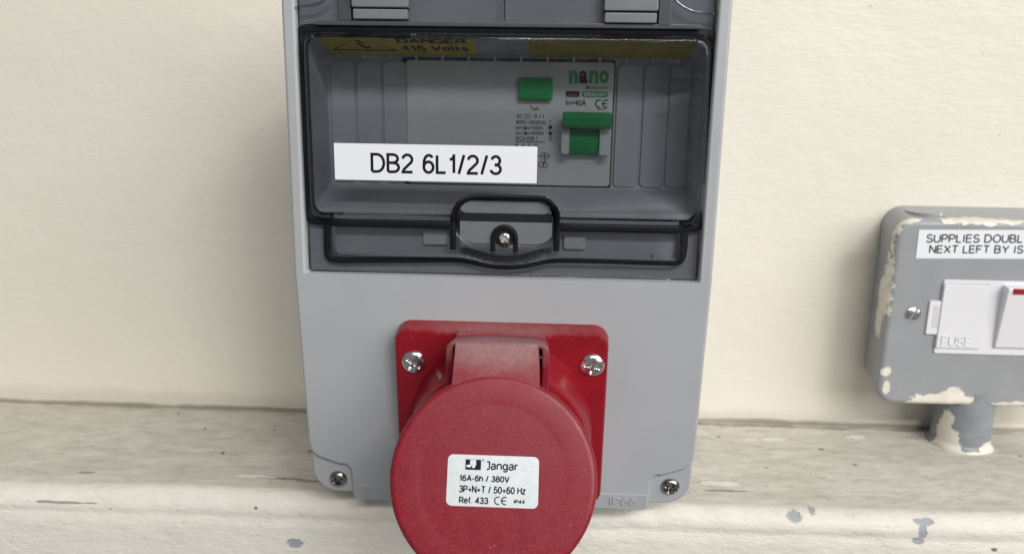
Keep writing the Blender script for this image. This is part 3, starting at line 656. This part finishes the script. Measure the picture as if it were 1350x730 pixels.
# ------------------------------------------------------------------ red industrial socket
PC = Vector((0.6, yf(-48.3), -48.3))
sk = thing('industrial_socket', PC, 'red industrial power socket with its round lid ajar, screwed to the grey enclosure', 'socket')
TP = Matrix.Translation(PC) @ Matrix.Rotation(AL, 4, 'X')       # plate frame: local -y points out of the panel
ph, pw = 32.6, 35.4
obj('flange', rbox(-pw, pw, -ph, ph, -7.2, .3, 5.0, 1.3, 8, None, TP, .4), 'red', sk)
for px, py in ((548, 471), (780, 475)):
    w = bp(px, py, PC.y-5.6); l = TP.inverted() @ Vector(w)
    screw('fixing_screw', TP @ Vector((l.x, -7.0, l.z)), 4.15, 'zinc', sk, AL, 35 if px < 600 else 10, .34, False, .12)
bm = bmesh.new(); L = []
for r_, y in ((31.0, -6.5), (30.6, -9), (29.6, -20), (29.2, -23.5), (28.5, -24.6), (26.2, -24.9), (25.8, -24), (25.6, -14)): L.append((circle(.5, -1.2, r_), y))
obj('barrel', loft(L, bm, mat=TP), 'red', sk)
obj('contact_insert', loft([(circle(.5, -1.2, 25.7), -16), (circle(.5, -1.2, 25.7), -12)], mat=TP), 'dark', sk)
# hinge yoke
bm = bmesh.new()
yo = smooth_path([(-15.7, 12), (-15.7, 29), (-15.4, 32.2), (-12.8, 33.6), (13.0, 33.6), (15.6, 32.2), (15.9, 29), (15.9, 12)], 2)
yi = smooth_path([(-13.4, 12), (-13.4, 28.8), (-13.4, 31.4), (-13.0, 31.7), (13.2, 31.7), (13.6, 31.4), (13.6, 28.8), (13.6, 12)], 2)
n = len(yo)
for ya, yb in ((-27.0, -6.5),):
    F = [[bm.verts.new(TP @ Vector((p[0], y, p[1]+(3.9 if y < -10 else -2.2)*min(1, max(0, (p[1]-12)/18))))) for p in Q] for Q, y in ((yo, ya), (yi, ya), (yi, yb), (yo, yb))]
    for a in range(4):
        A, B = F[a], F[(a+1) % 4]
        for i in range(n-1): bm.faces.new((A[i], A[i+1], B[i+1], B[i]))
    bm.faces.new([F[a][0] for a in range(4)]); bm.faces.new([F[a][-1] for a in range(4)])
yoke = obj('hinge_yoke', bm, 'red_lid', sk, bevel=.5, segs=2, ang=40)
obj('hinge_recess', rbox(-14.6, 14.6, 16, 32.0, -9.6, -6.5, .5, .2, 3, None, TP), 'red', sk)
obj('hinge_rod', loft([(circle(-19.0, 28.5, 1.3, 20), -14.8), (circle(-19.0, 28.5, 1.3, 20), 14.8)], mat=TP @ Matrix.Rotation(math.pi/2, 4, 'Z') @ Matrix.Translation((2.0, 0, 0))), 'zinc', yoke)
# lid, swung up about the hinge
PHI = .42; LC = Vector((0.8, -42.5, -50.0)); LR = 30.5
TLID = Matrix.Translation(LC) @ Matrix.Rotation(-PHI, 4, 'X')
prof = [(0, 0), (20.8, 0), (22.0, -.02), (23.4, -.12), (28.4, -.14), (29.4, .06), (30.0, .5), (30.35, 1.3), (LR, 2.4), (LR-.1, 9.5), (LR-1.2, 10.2), (LR-2.6, 9.8), (LR-3.0, 4.5), (18, 4.0)]
bm = bmesh.new(); prev = None
for r_, y in prof[1:]:
    ring = [bm.verts.new(TLID @ Vector((x, y, z))) for x, z in circle(0, 0, r_, 96)]
    if prev is None: bm.faces.new(ring)
    else:
        for j in range(96): bm.faces.new((prev[j], prev[(j+1) % 96], ring[(j+1) % 96], ring[j]))
    prev = ring
bm.faces.new(prev)
lid = obj('lid', bm, 'red_lid', sk, smooth=35)
bm = bmesh.new(); P = [(-13.4, 22), (13.0, 22), (12.6, 33), (12.1, 39.3), (-12.6, 39.3), (-12.9, 33)]
loft([(P, .1), ([(x*1.02, z) for x, z in P], 1.0), ([(x*1.02, z) for x, z in P], 5)], bm, mat=TLID)
obj('hinge_tab', bm, 'red_lid', lid, smooth=35)
# rating label
rl = obj('rating_label', rbox(-13.3, 13.3, -7.8, 6.7, -.16, .3, 1.6, .05, 6, None, TLID), 'silver', lid)
def lab_t(s, x0, x1, zt, zb, w=.36): return stroke_text('lettering', s, (x0, x1, zb, zt), w, -.22, 'ink', rl, TLID)
u = lambda px: (px-651)/4.5                                     # label pixels to mm
v = lambda py: -1.05-(py-634)/4.42
lab_t('Jangar', u(640.5), u(684), v(607.0), v(618.0), .40)
lab_t('16A-6h / 380V', u(607), u(673), v(625), v(633))
lab_t('3P+N+T / 50+60 Hz', u(607.5), u(694.5), v(638), v(647))
lab_t('Ref. 433', u(608), u(646.5), v(652), v(660.5))
lab_t('IP44', u(679), u(694), v(653.5), v(658.5), .26)
ce_mark(u(659), v(655.5), 1.02, .34, -.22, 'ink_soft', rl, TLID)
bm = bmesh.new(); b2 = bmesh.new()
rbox(u(614.5), u(635), v(618.5), v(605.5), -.22, 0, .2, .02, 2, bm, TLID)
lg = obj('logo', bm, 'ink', rl, smooth=30)
rbox(u(620.5), u(628.5), v(613.5), v(606), -.27, -.1, .2, .02, 2, b2, TLID); rbox(u(623), u(627), v(616.2), v(612.6), -.27, -.1, .2, .02, 2, b2, TLID)
rbox(u(615.5), u(621.5), v(615.5), v(612.5), -.26, -.1, .2, .02, 2, b2, TLID)
obj('logo_figure', b2, 'silver', lg, smooth=30)
b3 = bmesh.new(); ribbon(b3, [(u(637.5)+.28*math.cos(a*.8), v(605.8)+.28*math.sin(a*.8)) for a in range(8)], .14, -.22, True); obj('registered_mark', xform(b3, TLID), 'ink_soft', rl, smooth=0)

# ------------------------------------------------------------------ fused spur on the right
SY = 82.0
SX0 = bp(1167, 430, SY)[0]; SX1 = SX0+92; SZ0 = bp(1230, 534, SY)[2]; SZ1 = bp(1240, 290, SY)[2]
sp = thing('fused_spur', ((SX0+SX1)/2, 110, SZ0), 'grey metal fused spur box splashed with cream paint, beside the enclosure', 'switch')
obj('metal_box', loft([(rrect(SX0+.8, SX1-.8, SZ0+.8, SZ1-.8, 8, 8), SY+3), (rrect(SX0+.9, SX1-.9, SZ0+.9, SZ1-.3, 9, 8), SY+7), (rrect(SX0+5, SX1-5, SZ0+2, SZ1+2.6, 9, 8), 110.5)]), 'enamel', sp, smooth=50)
obj('front_plate', loft([(rrect(SX0+2.6, SX1-2.6, SZ0+2.6, SZ1-2.6, 6, 10), SY), (rrect(SX0+1.2, SX1-1.2, SZ0+1.2, SZ1-1.2, 7, 10), SY+.35), (rrect(SX0+.3, SX1-.3, SZ0+.3, SZ1-.3, 7.7, 10), SY+1.3), (rrect(SX0, SX1, SZ0, SZ1, 8, 10), SY+2.4), (rrect(SX0, SX1, SZ0, SZ1, 8, 10), SY+4.2)]), 'enamel', sp, smooth=50)
kx = bp(1222, 266, 98)[0]
obj('knockout', loft([(circle(kx, 98, 8, 40), -SZ1-1.5), (circle(kx, 98, 8, 40), -SZ1+1)], mat=Matrix(((1, 0, 0, 0), (0, 0, 1, 0), (0, -1, 0, 0), (0, 0, 0, 1)))), 'enamel', sp, smooth=30)
p = bp(1203, 415, SY); screw('plate_screw', (p[0], SY+.2, p[2]), 3.6, 'zinc', sp, 0, 30, .25, True)
screw('plate_screw', (p[0]+62, SY+.2, p[2]), 3.6, 'zinc', sp, 0, 80, .25, True)
def sq(x0, y0, x1, y1, d=0): xm, ym = (x0+x1)/2, (y0+y1)/2; return bp(x0, ym, SY+d)[0], bp(x1, ym, SY+d)[0], bp(xm, y1, SY+d)[2], bp(xm, y0, SY+d)[2]
q = sq(1238, 368, 1240, 465)
ins = obj('white_insert', rbox(q[0]-.3, q[0]+44, q[2], q[3], SY-.7, SY+1, .8, .3), 'white', sp)
q = sq(1222, 396, 1242, 440); obj('carrier_tongue', rbox(q[0], q[1]+.8, q[2], q[3], SY-.9, SY+1, .6, .3), 'white', ins)
f = sq(1239, 375, 1297, 459, -1)
obj('carrier_gap', rbox(f[0]-.35, f[1]+.35, f[2]-.35, f[3]+.35, SY-.82, SY+.2, .6, .1), 'blank', ins)
fc = obj('fuse_carrier', rbox(*f, SY-1.5, SY, .6, .35), 'white', ins)
q = sq(1231, 403, 1238, 432, -1); obj('pry_notch', rbox(q[0]-.4, q[1], q[2], q[3], SY-1.0, SY, .3, .1), 'guard', ins)
q = sq(1241, 443, 1281, 456, -1.5); stroke_text('raised_mark', 'FUSE', q, .55, SY-1.85, 'white', fc, None, .17, .5)
r0, r1 = bp(1313, 459, SY-3), bp(1325, 379, SY-4)
bm = bmesh.new(); slab(bm, [(SY-.3, r0[2]-.4), (SY-2.0, r0[2]), (SY-5.2, r1[2]-.8), (SY-5.0, r1[2]), (SY-.3, r1[2]+.6)], r0[0], r0[0]+15)
rk = obj('rocker_switch', bm, 'white', ins, bevel=.5, segs=3)
p = bp(1336, 381.5, SY-5.2); obj('neon_window', rbox(p[0], p[0]+6, r1[2]-2.6, r1[2]-.15, SY-5.35, SY-3.5, .3, .2), 'neon', rk)
q = sq(1209.5, 303, 1350, 341); TT = Matrix.Translation((q[0], 0, q[2])) @ Matrix.Rotation(-.02, 4, 'Y') @ Matrix.Translation((-q[0], 0, -q[2]))
lt = obj('label_tape', rbox(q[0], q[0]+70, q[2]-.4, q[3]-.4, SY-.25, SY+.5, .2, .03, 2, None, TT), 'white_tape', sp)
tag(lt, 'white printed tape on the grey front plate')
stroke_text('lettering', 'SUPPLIES DOUBL', sq(1221, 310, 1349, 321.5), .60, SY-.29, 'ink_soft', lt, TT)
stroke_text('lettering', 'NEXT LEFT BY IS', sq(1224.5, 324.5, 1349, 335.5), .60, SY-.29, 'ink_soft', lt, TT)
# conduit stub
CX, CY = bp(1268.5, 560, 93)[0], 93.8
cd = thing('conduit', (CX, CY, -94), 'short grey conduit splashed with paint between the spur box and the ledge', 'pipe')
bm = bmesh.new(); TC = Matrix.Translation((CX, CY, 0)) @ Matrix(((1, 0, 0, 0), (0, 0, -1, 0), (0, 1, 0, 0), (0, 0, 0, 1)))
loft([(circle(0, 0, r_, 48), z) for r_, z in ((12.2, -100), (12.2, -92), (12.1, -84), (12.2, -75), (12.2, -66))], bm, mat=TC)
obj('pipe', bm, 'conduit', cd)
bm = bmesh.new()
rr = [[(a_ := 2*math.pi*j/48, r_ + .9*noise.noise(Vector((math.cos(a_)*2, math.sin(a_)*2, r_)))*(1 if r_ > 12.3 else 0))[1] for j in range(48)] for r_ in (12.1, 12.9, 13.8)]
loft([([(rr[i][j]*math.cos(2*math.pi*j/48), rr[i][j]*math.sin(2*math.pi*j/48)) for j in range(48)], z) for i, z in ((2, -96.2), (2, -93.9), (1, -92.6), (0, -91.2))], bm, mat=TC)
obj('paint_collar', bm, 'conduit', cd)
